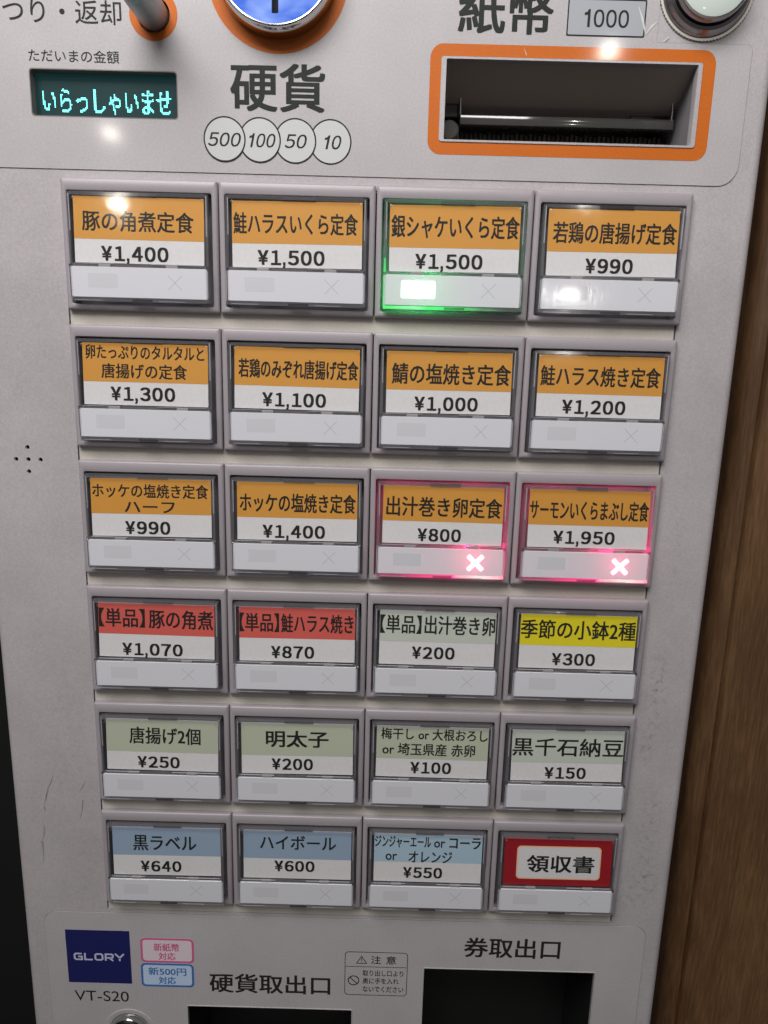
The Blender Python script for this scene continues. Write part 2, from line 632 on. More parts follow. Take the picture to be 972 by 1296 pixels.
ZV = Vector((0, 0, Z0))
struct(link('back_wall', box(-900, 900, -1345, 900, -470, -450), None, 'back', ZV))
struct(link('floor', box(-2500, 2500, -1370, -1350, -470, 3000), None, 'counter', ZV))
struct(link('counter', box(-135, 122, -1349.5, -460.2, -400, 20, 2), None, 'counter', ZV))

wall = bpy.data.objects.new('wood_wall', None)
COL.objects.link(wall)
wall.location = WZ(270, -1349, -72)
wall['label'] = 'brown vertical-grained wood wall beside the white ticket machine'
wall['category'] = 'wall'
woff = WZ(0, 0, 0) - wall.location


def post(profile, v0, v1):
    """upright board with the given (u, w) section"""
    n = len(profile)
    vs = [(a, v0, b) for a, b in profile] + [(a, v1, b) for a, b in profile]
    fs = [tuple(range(n)), tuple(reversed(range(n, 2 * n)))] + [(i, i + n, (i + 1) % n + n, (i + 1) % n) for i in range(n)]
    return fix(mesh(vs, fs))


RB = 6.0
round_left = [(142.5 + RB - RB * math.cos(math.radians(x)), -40.0 - RB + RB * math.sin(math.radians(x))) for x in range(0, 91, 6)]
link('plank', post([(142.5, -90)] + round_left + [(149.2, -40.0), (149.7, -40.5), (149.7, -90)], -1349, 900), wall, 'wood', woff, smooth=True)
link('plank', post([(150.2, -90), (150.2, -40.0), (150.9, -39.0), (420, -39.0), (420, -90)], -1349, 900), wall, 'wood', woff, smooth=True)

# ------------------------------------------------------------------ machine
root = bpy.data.objects.new('ticket_machine', None)
COL.objects.link(root)
root.location = WZ(-6.5, -460, -120)
root.empty_display_size = 0.05
root['label'] = 'white meal ticket vending machine with six rows of lettered price buttons'
root['category'] = 'ticket machine'
OFF = WZ(0, 0, 0) - root.location


def part(name, me, mt, parent=None, smooth=False, loc=None, label=None):
    p = parent if parent is not None else root
    o = link(name, me, p, mt, (OFF if p is root else (0, 0, 0)) if loc is None else loc, smooth)
    if label:
        o['label'] = label
    return o


FW = -2.3      # painted front plane
SW = FW + 0.28     # face of the glued-on sheets
PW = FW + 0.34     # printing on the sheets
UL, UR = -131.4, 118.0

ROWP, BH = 44.853, 40.25
TOPS = [132.27 - ROWP * r for r in range(6)]

spk = [(-117.7, 46.2), (-121.9, 42.0), (-117.7, 42.0), (-113.5, 42.0), (-117.8, 37.8)]
H_bed = rrect(-100.5, 99.5, -137.4, 131.0, 0.2)
H_disp = rrect(-107.6, -62.5, 150.3, 163.3, 0.9)
H_bill = rrect(20.4, 97.6, 146.3, 169.2, 0.3)
H_lever = circle(-68.8, 179.1, 5.1)
H_ticket = rrect(26.1, 94.9, -230, -160.9, 0.4)
H_coin = rrect(-70.0, -2.9, -235, -182.2, 0.4)
panel = plate([(UL, -300), (UR, -300), (UR, 330), (UL, 330)], FW - 1.2, FW,
              [H_bed, H_disp, H_bill, H_lever, H_ticket, H_coin] + [circle(a, b, 0.74, 20) for a, b in spk])
# rounded door edges and the returns behind them
ev, ef = [], []
for s, u in ((-1, UL), (1, UR)):
    base = len(ev)
    prof = [(u + s * 3.0 * math.sin(a), FW - 3.0 + 3.0 * math.cos(a)) for a in [math.radians(x) for x in range(0, 91, 10)]]
    prof.append((u + s * 3.0, FW - 62))
    for (pu, pw) in prof:
        ev += [(pu, -300, pw), (pu, 330, pw)]
    for i in range(len(prof) - 1):
        q = base + 2 * i
        ef.append((q, q + 1, q + 3, q + 2) if s < 0 else (q, q + 2, q + 3, q + 1))
edge = fix(mesh(ev, ef))
part('front_panel', join(panel, edge), 'paint', smooth=True)
part('cabinet', box(-133.5, 120.2, -458, 332, -215, FW - 62.2, 1.0), 'steel', smooth=True)
part('top_cover', box(-134.4, 121.0, 330.2, 338, -215, FW, 1.5), 'steel', smooth=True)
part('base_plinth', box(-134.4, 121.0, -460, -300.2, FW - 62, FW, 1.5), 'steel', smooth=True)

# dark liner behind the speaker holes and the bed gaps
part('speaker_cavity', box(-126, -109, 33, 51, FW - 8, FW - 6), 'gap')
part('button_bed', plate(rrect(-99.95, 98.95, -137.1, 130.6, 0.2), FW - 3, FW,
     [rrect(-98.6, 98.0, TOPS[r] - 39.6, TOPS[r] - (0.7 if r else 1.9), 0.5) for r in range(6)]), 'beige')
part('bed_gap_liner', box(-103, 102, -139, 133, -10, -9), 'gap')

# header sheet (everything above the buttons) and lower sheet
hdr = [(-127.0, 135.0)] + [(107.2 + 6.2 * math.sin(math.radians(a)), 141.2 - 6.2 * math.cos(math.radians(a))) for a in range(0, 91, 10)] \
    + [(113.4 - 1.8 + 1.8 * math.cos(math.radians(a)), 173.2 + 1.8 * math.sin(math.radians(a))) for a in range(0, 91, 15)] \
    + [(84.0, 175.0), (84.0, 250), (-127.0, 250)]
sheet_holes = [H_disp, H_bill, H_lever]


def grow(pts, d):
    cu = sum(p[0] for p in pts) / len(pts)
    cv = sum(p[1] for p in pts) / len(pts)
    return [(p[0] + math.copysign(d, p[0] - cu), p[1] + math.copysign(d, p[1] - cv)) for p in pts]


hs = part('header_sheet', plate(hdr, FW + 0.06, SW, sheet_holes), 'sheet')
part('sheet_seam', plate(grow(hdr, 0.16), FW + 0.02, FW + 0.08, sheet_holes), 'seam', hs)
low = rrect(-126.0, 113.6, -300, -138.8, (0, 0, 5.0, 5.5), 8)
ls_ = part('lower_sheet', plate(low, FW + 0.06, SW, [H_ticket, H_coin]), 'sheet')
part('sheet_seam', plate(grow(low, 0.16), FW + 0.02, FW + 0.08, [H_ticket, H_coin]), 'seam', ls_)

# ---- display
dp = part('display', box(-108.2, -61.9, 149.7, 163.9, -6.5, -5.2), 'vfd', label='dark teal dot display showing cyan greeting')
part('display_rim', loops([(rrect(-107.9, -62.2, 150.0, 163.6, 1.0), SW + 0.02), (rrect(-107.6, -62.5, 150.3, 163.3, 0.9), SW + 0.02),
                           (rrect(-107.5, -62.6, 150.4, 163.2, 0.9), -5.1)], close_last=False), 'seam', dp)


def dot_matrix(body, u0, u1, v0, v1, w, pitch):
    vs, fs = glyphs(body, 0.008, 4)
    x0 = min(p[0] for p in vs)
    x1 = max(p[0] for p in vs)
    y0 = min(p[1] for p in vs)
    y1 = max(p[1] for p in vs)
    nu = int((u1 - u0) / pitch)
    nv = int((v1 - v0) / pitch)
    hit = set()
    for f in fs:
        t = [vs[i] for i in f]
        for k in range(1, len(t) - 1):
            a, b, c = t[0], t[k], t[k + 1]
            gx = [(p[0] - x0) / (x1 - x0) * nu for p in (a, b, c)]
            gy = [(p[1] - y0) / (y1 - y0) * nv for p in (a, b, c)]
            den = (gy[1] - gy[2]) * (gx[0] - gx[2]) + (gx[2] - gx[1]) * (gy[0] - gy[2])
            if abs(den) < 1e-9:
                continue
            for i in range(max(0, int(min(gx)) - 1), min(nu, int(max(gx)) + 2)):
                for j in range(max(0, int(min(gy)) - 1), min(nv, int(max(gy)) + 2)):
                    px, py = i + 0.5, j + 0.5
                    l1 = ((gy[1] - gy[2]) * (px - gx[2]) + (gx[2] - gx[1]) * (py - gy[2])) / den
                    l2 = ((gy[2] - gy[0]) * (px - gx[2]) + (gx[0] - gx[2]) * (py - gy[2])) / den
                    if l1 >= -0.02 and l2 >= -0.02 and l1 + l2 <= 1.02:
                        hit.add((i, j))
    ov, of = [], []
    for i, j in hit:
        a, b = u0 + i * pitch, v0 + j * pitch
        g = pitch * 0.86
        q = len(ov)
        ov += [(a, b, w), (a + g, b, w), (a + g, b + pitch * 0.74, w), (a, b + pitch * 0.74, w)]
        of.append((q, q + 1, q + 2, q + 3))
    return mesh(ov, of)


part('lettering', dot_matrix('いらっしゃいませ', -105.5, -64.7, 151.9, 159.4, -5.1, 0.40), 'vfd_dot', dp)

# ---- printed words on the header
part('lettering', text('おつり・返却', -121.7, -78.5, 179.2, 6.6, PW, 0.004, 5), 'dark_print', hs)
part('lettering', text('ただいまの金額', -107.6, -79.8, 167.1, 3.5, PW, 0.004, 4), 'dark_print', hs)
part('lettering', text('硬貨', -45.9, -16.6, 159.8, 13.8, PW, 0.022, 6), 'dark_print', hs)
part('lettering', text('紙幣', 23.5, 52.2, 182.8, 13.4, PW, 0.022, 6), 'dark_print', hs)
for k, (cu, t, a, b) in enumerate(((-47.9, '500', -52.9, -42.8), (-36.9, '100', -40.8, -32.0), (-25.8, '50', -28.9, -22.2), (-14.8, '10', -17.3, -11.4))):
    dz = PW + 0.05 * (3 - k)
    c = part('coin_mark', plate(circle(cu, 144.8, 6.35, 56), dz - 0.03, dz), 'coin_fill', hs)
    part('coin_ring', plate(circle(cu, 144.8, 6.6, 56), dz - 0.03, dz + 0.012, [circle(cu, 144.8, 6.16, 56)]), 'ink', hs)
    part('lettering', figures(t, a, b, 144.7, 4.0, dz + 0.03, 0.016, True, 0.22), 'ink', hs)
nb = part('note_mark', plate(rrect(56.6, 79.9, 176.4, 186.2, 0.4), PW - 0.03, PW), 'note_fill', hs)
part('note_frame', plate(rrect(56.4, 80.1, 176.2, 186.4, 0.5), PW - 0.03, PW + 0.02, [rrect(56.8, 79.7, 176.6, 186.0, 0.3)]), 'dark_print', hs)
part('lettering', figures('1000', 61.0, 75.1, 181.1, 4.8, PW + 0.04, 0.016, True), 'dark_print', hs)

# ---- bill slot
bs = part('bill_slot', plate(rrect(15.5, 102.8, 142.1, 173.3, 4.0, 8), PW - 0.04, PW, [rrect(18.9, 98.9, 145.6, 169.9, 0.8)]), 'orange', label='bill slot framed in orange')
part('slot_lip', loops([(rrect(18.9, 98.9, 145.7, 169.8, 0.8), SW), (rrect(19.0, 98.8, 145.8, 169.7, 0.8), SW + 0.35), (rrect(20.5, 97.5, 146.4, 169.1, 0.4), SW + 0.35),
                        (rrect(20.6, 97.4, 146.5, 169.0, 0.4), SW - 0.1), (rrect(20.6, 97.4, 146.5, 169.0, 0.4), -4.6)], close_last=False), 'paint', bs, smooth=True)
D = -52
part('slot_ceiling', mesh([(20.6, 169.0, -4.2), (97.4, 169.0, -4.2), (99.0, 160.0, -26), (19.3, 160.0, -26)], [(0, 1, 2, 3)]), 'slot_brown', bs)
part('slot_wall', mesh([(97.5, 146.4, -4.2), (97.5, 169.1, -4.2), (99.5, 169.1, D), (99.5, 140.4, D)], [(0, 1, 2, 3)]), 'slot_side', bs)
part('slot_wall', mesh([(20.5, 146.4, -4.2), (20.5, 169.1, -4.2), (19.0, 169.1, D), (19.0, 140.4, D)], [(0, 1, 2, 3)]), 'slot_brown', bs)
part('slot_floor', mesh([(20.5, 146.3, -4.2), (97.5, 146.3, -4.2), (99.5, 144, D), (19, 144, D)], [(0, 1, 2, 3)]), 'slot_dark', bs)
part('slot_back', mesh([(18, 140, D - 0.1), (100, 140, D - 0.1), (100, 171, D - 0.1), (18, 171, D - 0.1)], [(0, 1, 2, 3)]), 'slot_brown', bs)
part('guide_bar', box(26.6, 97.0, 155.2, 158.3, -22, -16.5, 0.3), 'bar', bs, smooth=True)
for a in (26.7, 96.6):
    part('guide_prong', box(a - 0.25, a + 0.25, 158.3, 164.2, -20, -17.5, 0.1), 'chrome', bs)
part('feed_roller', box(22, 97.2, 146.5, 155.0, -34, -24, 1.5), 'brush', bs, smooth=True)
rib = part('bristles', join(*[box(23 + k * 1.55, 23.8 + k * 1.55, 147.0, 154.6 - (k % 3) * 0.3, -24.2, -22.6) for k in range(47)]), 'brush', bs)
rib['kind'] = 'stuff'
part('guide_bracket', box(20.8, 26.3, 158.2, 162.8, -30, -20, 0.4), 'slot_dark', bs)
part('guide_bracket', box(84.5, 98.3, 158.4, 162.6, -30, -23, 0.4), 'slot_dark', bs)
part('side_roller', join(lathe(23.0, 152.5, [(3.2, -20), (3.2, -14), (2.6, -13.4)], 24)), 'bar', bs, smooth=True)

# ---- coin slot
cs = part('coin_slot', fix(lathe(-31, 191.1, [(18.0, SW), (18.0, -0.5), (17.9, 1.5), (17.5, 4.6), (16.9, 5.3), (16.6, 5.2), (16.4, 4.6)], 96, False)), 'chrome', smooth=True, label='round coin slot glowing blue in a chrome collar')
part('slot_ring', plate(circle(-31, 190.5, 21.3, 96), PW - 0.04, PW, [circle(-31, 191.1, 17.9, 96)]), 'orange', cs)
disc = plate(circle(-31, 191.1, 16.6, 96), 3.4, 4.7, [rrect(-32.0, -29.9, 177.4, 204, 0.4)])
part('coin_face', disc, 'blue_disc', cs)
part('coin_gap', box(-34, -28, 176.5, 205, 1.0, 2.0), 'gap', cs)

# ---- return lever
lv = part('return_lever', fix(lathe(-68.9, 179.0, [(4.55, -14), (4.55, 10), (4.4, 22), (3.6, 24), (2.0, 24.6)], 40)), 'lever', smooth=True, label='grey change return lever in an orange ring')
part('lever_ring', plate(circle(-68.8, 179.1, 7.3, 64), PW - 0.04, PW, [circle(-68.8, 179.1, 5.0, 64)]), 'orange', lv)
part('lever_socket', fix(lathe(-68.8, 179.1, [(5.1, -3.4), (5.1, -14), (0.5, -14.2)], 40)), 'gap', lv)

# ---- chrome push button beside the bill slot
cb = part('push_button', fix(lathe(97.7, 189.8, [(13.4, FW), (13.4, FW + 0.8), (13.0, -1.0), (12.2, 0.6), (11.3, 0.9), (10.9, 0.6), (10.8, 3.4), (10.5, 3.9), (10.1, 3.9), (10.0, 3.4)], 96, False)), 'dark_chrome', smooth=True, label='chrome push button with pale cap')
part('button_face', fix(lathe(97.7, 189.8, [(10.0, 3.0), (9.9, 3.9), (9.2, 4.1), (6, 4.5), (2, 4.7)], 64)), 'cap_white', cb, smooth=True)
kn = []
for k in range(180):
    a = 2 * math.pi * k / 180
    r = 14.35 if k % 2 else 14.0
    kn.append((97.7 + r * math.cos(a), 189.8 + r * math.sin(a)))
part('washer', plate(kn, FW, FW + 0.6, [circle(97.7, 189.8, 13.3, 90)]), 'knurl', cb)

# ---- lower fittings
tray = part('ticket_outlet', loops([(H_ticket, FW - 1.0), (grow(H_ticket, 0.8), FW - 1.3), (grow(H_ticket, 0.8), -40)], close_last=True), 'black', label='dark ticket outlet opening')
part('outlet_lip', loops([(grow(H_ticket, 0.35), SW), (grow(H_ticket, 0.3), SW + 0.2), (grow(H_ticket, -0.05), SW + 0.2), (H_ticket, FW - 1.0)], close_last=False), 'paint', tray)
tray2 = part('coin_outlet', loops([(H_coin, FW - 1.0), (grow(H_coin, 0.8), FW - 1.3), (grow(H_coin, 0.8), -40)], close_last=True), 'black', label='dark coin outlet opening')
part('outlet_lip', loops([(grow(H_coin, 0.35), SW), (grow(H_coin, 0.3), SW + 0.2), (grow(H_coin, -0.05), SW + 0.2), (H_coin, FW - 1.0)], close_last=False), 'paint', tray2)
part('lettering', text('券取出口', 41.7, 80.2, -150.3, 9.4, PW, 0.018, 5), 'ink', ls_)
part('lettering', text('硬貨取出口', -60.8, -11.7, -170.5, 9.3, PW, 0.018, 5), 'ink', ls_)

lk = part('key_lock', fix(lathe(-94.3, -195.0, [(10.4, SW), (10.3, SW + 0.25), (8.6, SW + 0.3), (8.3, SW + 0.1)], 64, False)), 'sheet', smooth=True)
part('lock_cylinder', fix(lathe(-94.3, -195.0, [(8.2, SW), (8.1, -1.2), (7.2, 0.2), (6.0, 0.5), (5.9, 0.0), (3.0, 0.0)], 64)), 'chrome', lk, smooth=True)
part('keyway', box(-94.8, -93.8, -198, -192.4, 0.0, 0.06), 'gap', lk)

bd = part('maker_badge', plate(rrect(-118.0, -92.3, -172.1, -147.1, 0.2), SW, PW), 'navy', label='navy blue maker badge')
g = []
ga, gh = -161.3, 3.4
x = -115.2
wl, gp = 3.55, 0.62
T_, Bm, Md = ga + gh - 0.33, ga + 0.33, ga + gh / 2
hw = 0.33
def X(k): return x + k * (wl + gp)
a = X(0) + hw; b = X(0) + wl - hw
g.append([(b, T_), (a + 0.5, T_), (a, T_ - 0.5), (a, Bm + 0.5), (a + 0.5, Bm), (b, Bm), (b, Md), (b - 1.5, Md)])
a = X(1) + hw; b = X(1) + wl - 0.1
g.append([(a, T_ + hw), (a, Bm), (b, Bm)])
a = X(2) + hw; b = X(2) + wl - hw
g.append([(a, Md), (a, Bm + 0.5), (a + 0.5, Bm), (b - 0.5, Bm), (b, Bm + 0.5), (b, T_ - 0.5), (b - 0.5, T_), (a + 0.5, T_), (a, T_ - 0.5), (a, Md)])
a = X(3) + hw; b = X(3) + wl - hw
g.append([(a, Bm - hw), (a, T_), (b - 0.4, T_), (b, T_ - 0.4), (b, Md), (b - 0.4, Md - 0.3), (a + hw, Md - 0.3)])
g.append([(b - 1.3, Md - 0.6), (b + 0.1, Bm - hw)])
a = X(4); b = X(4) + wl
g.append([(a, T_ + hw), ((a + b) / 2, Md - 0.2), (b, T_ + hw)])
g.append([((a + b) / 2, Md - 0.3), ((a + b) / 2, Bm - hw)])
part('lettering', strokes(g, 0.72, PW + 0.05), 'badge_ink', bd)
part('lettering', text('VT-S20', -116.1, -94.0, -178.5, 5.0, PW, 0.0, 5), 'ink', ls_)

for nm, (u0, u1, v0, v1), fill, ink, lines in (
        ('pink_sticker', (-88.1, -66.7, -161.5, -150.0), 'pink_fill', 'pink', (('新紙幣', -82.8, -72.5, -154.2, 3.8), ('対応', -81.0, -74.2, -158.4, 3.6))),
        ('blue_sticker', (-88.4, -67.0, -173.1, -161.9), 'blue_fill', 'blue', (('新500円', -85.4, -70.1, -165.7, 3.8), ('対応', -81.4, -74.4, -170.0, 3.6)))):
    s = part('sticker', plate(rrect(u0, u1, v0, v1, 1.8, 6), SW, PW), fill, label='small %s outlined sticker' % nm.split('_')[0])
    part('sticker_border', plate(rrect(u0, u1, v0, v1, 1.8, 6), PW - 0.02, PW + 0.03, [rrect(u0 + 0.85, u1 - 0.85, v0 + 0.85, v1 - 0.85, 1.2, 6)]), ink, s)
    for t, a, b, vc, h in lines:
        part('lettering', text(t, a, b, vc, h, PW + 0.05, 0.016, 4), ink, s)

wn = part('warning_label', plate(rrect(-5.95, 19.4, -174.65, -153.85, 1.6, 6), PW - 0.03, PW, [rrect(-5.7, 19.15, -174.4, -154.1, 1.4, 6)]), 'ink', label='outlined caution notice')
part('rule_line', box(-5.75, 19.2, -161.0, -160.8, PW - 0.03, PW + 0.01), 'ink', wn)
part('caution_triangle', strokes([[(0.8, -159.3), (-1.2, -159.3), (0.8, -155.9), (2.8, -159.3), (0.8, -159.3)], [(0.8, -156.9), (0.8, -158.2)], [(0.8, -158.5), (0.8, -158.85)]], 0.32, PW), 'ink', wn)
part('prohibition_sign', join(plate(circle(-2.3, -167.6, 2.35), PW - 0.03, PW, [circle(-2.3, -167.6, 1.95)]), strokes([[(-3.7, -166.2), (-0.9, -169.0)]], 0.4, PW + 0.02)), 'ink', wn)
for t, a, b, vc, h in (('注', 4.6, 8.6, -157.5, 3.8), ('意', 10.7, 14.7, -157.5, 3.8), ('取り出し口より', 1.3, 17.8, -163.9, 2.8), ('奥に手を入れ', 1.4, 16.0, -167.6, 2.8), ('ないでください', 1.5, 18.0, -171.6, 2.8)):
    part('lettering', text(t, a, b, vc, h, PW, 0.008, 3), 'ink', wn)

# ---- scuffs on the painted door
for pts, ws, mt in (
        ([(-117.9, -78.8), (-118.8, -81.5), (-120.3, -84.5), (-121.3, -88.0), (-122.2, -91.5)], [0.1, 0.25, 0.2, 0.22, 0.05], 'scuff'),
        ([(-119.9, -85.0), (-121.0, -87.5), (-121.4, -90.5)], [0.05, 0.14, 0.05], 'scuff'),
        ([(-122.3, -91.8), (-122.1, -93.2), (-122.0, -94.6)], [0.1, 0.28, 0.05], 'scuff'),
        ([(-123.0, -99.6), (-122.9, -102.0), (-123.4, -105.4), (-124.0, -106.8)], [0.1, 0.7, 0.6, 0.3], 'scuff_soft'),
        ([(-124.2, -107.2), (-124.0, -111.0), (-124.4, -117.5)], [1.0, 0.7, 0.1], 'scuff_soft'),
        ([(-105.5, -80.3), (-107.0, -83.5), (-108.4, -85.6)], [0.05, 0.22, 0.05], 'scuff'),
        ([(-107.2, -89.1), (-107.8, -93.6), (-109.2, -98.4)], [0.3, 0.18, 0.05], 'scuff')):
    part('scuff_mark', strokes([pts], ws, FW + 0.03), mt)

for pts, ws in (([(77.6, 184.6), (79.2, 181.0), (80.4, 177.2)], [0.15, 0.7, 0.2]), ([(80.4, 177.0), (82.2, 179.4), (84.0, 180.8)], [0.2, 0.6, 0.15]),
                ([(86.0, 175.2), (87.6, 176.6)], [0.15, 0.3]), ([(44.0, 172.4), (44.8, 170.6)], [0.08, 0.18])):
    part('scuff_mark', strokes([pts], ws, PW + 0.05), 'scratch')

# ------------------------------------------------------------------ buttons
HU0, HU1, HV0, HV1 = -23.0, 22.9, -38.3, -3.8          # hole in the bezel, from its top centre
CT, CB = -5.75, -25.75                                   # card top and bottom
cw = lambda v: 0.75 + (CT - v) * 0.050                   # the card leans: its foot stands further out

O = lambda i, w: (rrect(-24.82 + i, 24.82 - i, -BH + i, -i, max(0.05, 0.5 - i * 0.3), 3), w)
Hh = lambda i, w: (rrect(HU0 - i, HU1 + i, HV0 - i, HV1 + i, 0.6 + i, 3), w)
bezel_me = loops([O(0, FW - 0.1), O(0, -0.75), O(0.2, -0.28), O(0.65, 0.0), Hh(0.35, 0.0), Hh(0.08, -0.12), Hh(0, -0.4), Hh(0, -2.6)], close_last=False)
well_me = loops([Hh(0.3, -2.6), Hh(0.3, -7.5)], close_last=True)
fix(bezel_me)


def slab(u0, u1, va, vb, wa, wb, th):
    """plate whose face runs from (va, wa) to (vb, wb)"""
    vs = [(u0, va, wa), (u1, va, wa), (u1, vb, wb), (u0, vb, wb), (u0, va, wa - th), (u1, va, wa - th), (u1, vb, wb - th), (u0, vb, wb - th)]
    return fix(mesh(vs, [(0, 3, 2, 1), (4, 5, 6, 7), (0, 1, 5, 4), (1, 2, 6, 5), (2, 3, 7, 6), (3, 0, 4, 7)]))


def wedge(u0, u1, pts):
    """side wall: outline in (v, w) swept from u0 to u1"""
    n = len(pts)
    vs = [(u0, a, b) for a, b in pts] + [(u1, a, b) for a, b in pts]
    fs = [tuple(range(n)), tuple(reversed(range(n, 2 * n)))] + [(i, i + n, (i + 1) % n + n, (i + 1) % n) for i in range(n)]
    return fix(mesh(vs, fs))


def cap_parts(tilt):
    """clear key cap leaning by its own small angle: front plate over the card, and the clear walls going down into the well"""
    pw = lambda v: cw(CB) + 0.95 - (v - CB) * tilt
    front = mesh([(-21.2, -26.3, pw(-26.3)), (21.1, -26.3, pw(-26.3)), (21.1, -4.6, pw(-4.6)), (-21.2, -4.6, pw(-4.6))], [(0, 1, 2, 3)])
    prof = [(-4.6, pw(-4.6) - 0.05), (-26.3, pw(-26.3) - 0.05), (-26.9, 3.1), (-37.4, 3.1), (-37.6, -4), (-4.5, -4)]
    edge_ = join(wedge(-22.3, -21.35, prof), wedge(21.25, 22.2, prof),
                 slab(-21.3, 21.2, -4.45, -5.5, pw(-5) - 0.1, pw(-5) - 0.05, 4.2),
                 slab(-21.3, 21.2, -36.45, -37.6, 3.0, 3.0, 6.5),
                 slab(-21.3, 21.2, -25.95, -26.9, 2.5, 2.5, 0.5))
    return front, edge_


caps = {t: cap_parts(t) for t in (0.030, 0.045, 0.085)}
window_me = fix(loops([(rrect(-21.75, 21.65, -36.35, -27.0, 0.3, 2), 2.45), (rrect(-21.75, 21.65, -36.35, -27.0, 0.3, 2), 2.85), (rrect(-21.68, 21.58, -36.28, -27.07, 0.3, 2), 2.95)]))
card_me = slab(-20.4, 20.8, CT, CB, cw(CT), cw(CB), 0.25)
lamp_me = plate(rrect(-16.4, -6.9, -33.4, -29.0, 0.3, 3), 2.9, 2.965)
lampG_me = plate(rrect(-16.4, -5.5, -34.2, -28.8, 0.6, 3), 2.9, 3.05)
xu, xv, xr = 11.4, -31.4, 2.2
x_me = strokes([[(xu - xr, xv - xr), (xu + xr, xv + xr)], [(xu - xr, xv + xr), (xu - 0.1, xv + 0.1)], [(xu + 0.1, xv - 0.1), (xu + xr, xv - xr)]], 0.24, 2.967)
xr2, xu, xv = 2.5, 12.0, -31.8
xl_me = strokes([[(xu - xr2, xv - xr2), (xu + xr2, xv + xr2)], [(xu - xr2, xv + xr2), (xu - 0.45, xv + 0.45)], [(xu + 0.45, xv - 0.45), (xu + xr2, xv - xr2)]], 1.35, 3.05)


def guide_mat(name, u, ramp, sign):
    """emission painting the rim glow along foot and one side of a lit key, brightest at its lamp"""
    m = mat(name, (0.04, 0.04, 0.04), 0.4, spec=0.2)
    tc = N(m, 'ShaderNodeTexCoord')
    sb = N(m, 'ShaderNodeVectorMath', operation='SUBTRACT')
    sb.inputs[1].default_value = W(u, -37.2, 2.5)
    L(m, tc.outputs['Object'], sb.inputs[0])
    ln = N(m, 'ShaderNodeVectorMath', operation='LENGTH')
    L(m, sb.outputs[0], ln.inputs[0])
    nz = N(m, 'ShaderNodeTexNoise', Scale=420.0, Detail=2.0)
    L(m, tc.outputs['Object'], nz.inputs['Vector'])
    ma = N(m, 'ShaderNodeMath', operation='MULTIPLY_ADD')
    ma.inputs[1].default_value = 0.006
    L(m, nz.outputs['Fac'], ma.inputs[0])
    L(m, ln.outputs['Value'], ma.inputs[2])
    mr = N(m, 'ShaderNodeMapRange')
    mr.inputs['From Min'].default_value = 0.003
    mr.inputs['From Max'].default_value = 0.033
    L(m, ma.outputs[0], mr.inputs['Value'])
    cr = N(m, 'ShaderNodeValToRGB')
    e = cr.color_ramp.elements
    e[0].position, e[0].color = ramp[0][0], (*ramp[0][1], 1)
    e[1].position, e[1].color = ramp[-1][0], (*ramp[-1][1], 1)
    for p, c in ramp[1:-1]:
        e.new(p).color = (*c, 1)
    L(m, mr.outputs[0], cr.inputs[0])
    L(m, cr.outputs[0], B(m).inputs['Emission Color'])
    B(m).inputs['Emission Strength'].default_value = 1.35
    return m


M['guide_red'] = guide_mat('red_rim_glow', 14.0, [(0.0, (1, 0.72, 0.66)), (0.16, (1, 0.50, 0.52)), (0.34, (1, 0.035, 0.24)), (0.66, (0.70, 0.02, 0.15)), (1.0, (0.25, 0.01, 0.06))], 1)  # emission ramps paint the rim glow fading away from the lamp
M['guide_green'] = guide_mat('green_rim_glow', -13.0, [(0.0, (0.30, 1, 0.42)), (0.16, (0.02, 0.95, 0.13)), (0.46, (0.01, 0.62, 0.09)), (0.78, (0.01, 0.16, 0.04)), (1.0, (0.0, 0.01, 0.0))], -1)
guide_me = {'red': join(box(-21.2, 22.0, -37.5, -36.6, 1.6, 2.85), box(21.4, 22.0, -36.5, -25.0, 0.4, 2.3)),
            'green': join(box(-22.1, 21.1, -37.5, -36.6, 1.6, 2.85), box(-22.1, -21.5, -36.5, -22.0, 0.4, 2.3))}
clip_me = box(-1.9, 1.9, -27.0, -26.15, 1.7, 2.75, 0.08)
highlight_me = join(box(-21.75, -21.5, -16.2, -5.2, 1.0, 1.75), box(21.45, 21.7, -17.0, -5.0, 1.0, 1.75), box(21.75, 21.95, -35.8, -27.6, 2.4, 3.12),
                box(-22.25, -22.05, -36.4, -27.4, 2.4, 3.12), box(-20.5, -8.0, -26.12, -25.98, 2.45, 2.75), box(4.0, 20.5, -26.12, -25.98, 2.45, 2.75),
                box(-20.8, -12.0, -37.35, -37.22, 2.9, 3.08), box(6.0, 14.5, -37.35, -37.22, 2.9, 3.08))  # thin pale strips modelled as bright edge highlights on the cap
tab_mes = [box(-4.6, 6.0, -5.45, -4.55, 0.55, 1.25), box(-22.2, -21.4, -27.2, -26.3, 1.2, 3.0), box(21.35, 22.1, -27.2, -26.3, 1.2, 3.0),
           box(-2.5, 4.0, -37.45, -36.75, 2.6, 3.06)]
stud_me = fix(lathe(0, 0, [(0.45, 0), (0.45, 0.25), (0.2, 0.35)], 12))

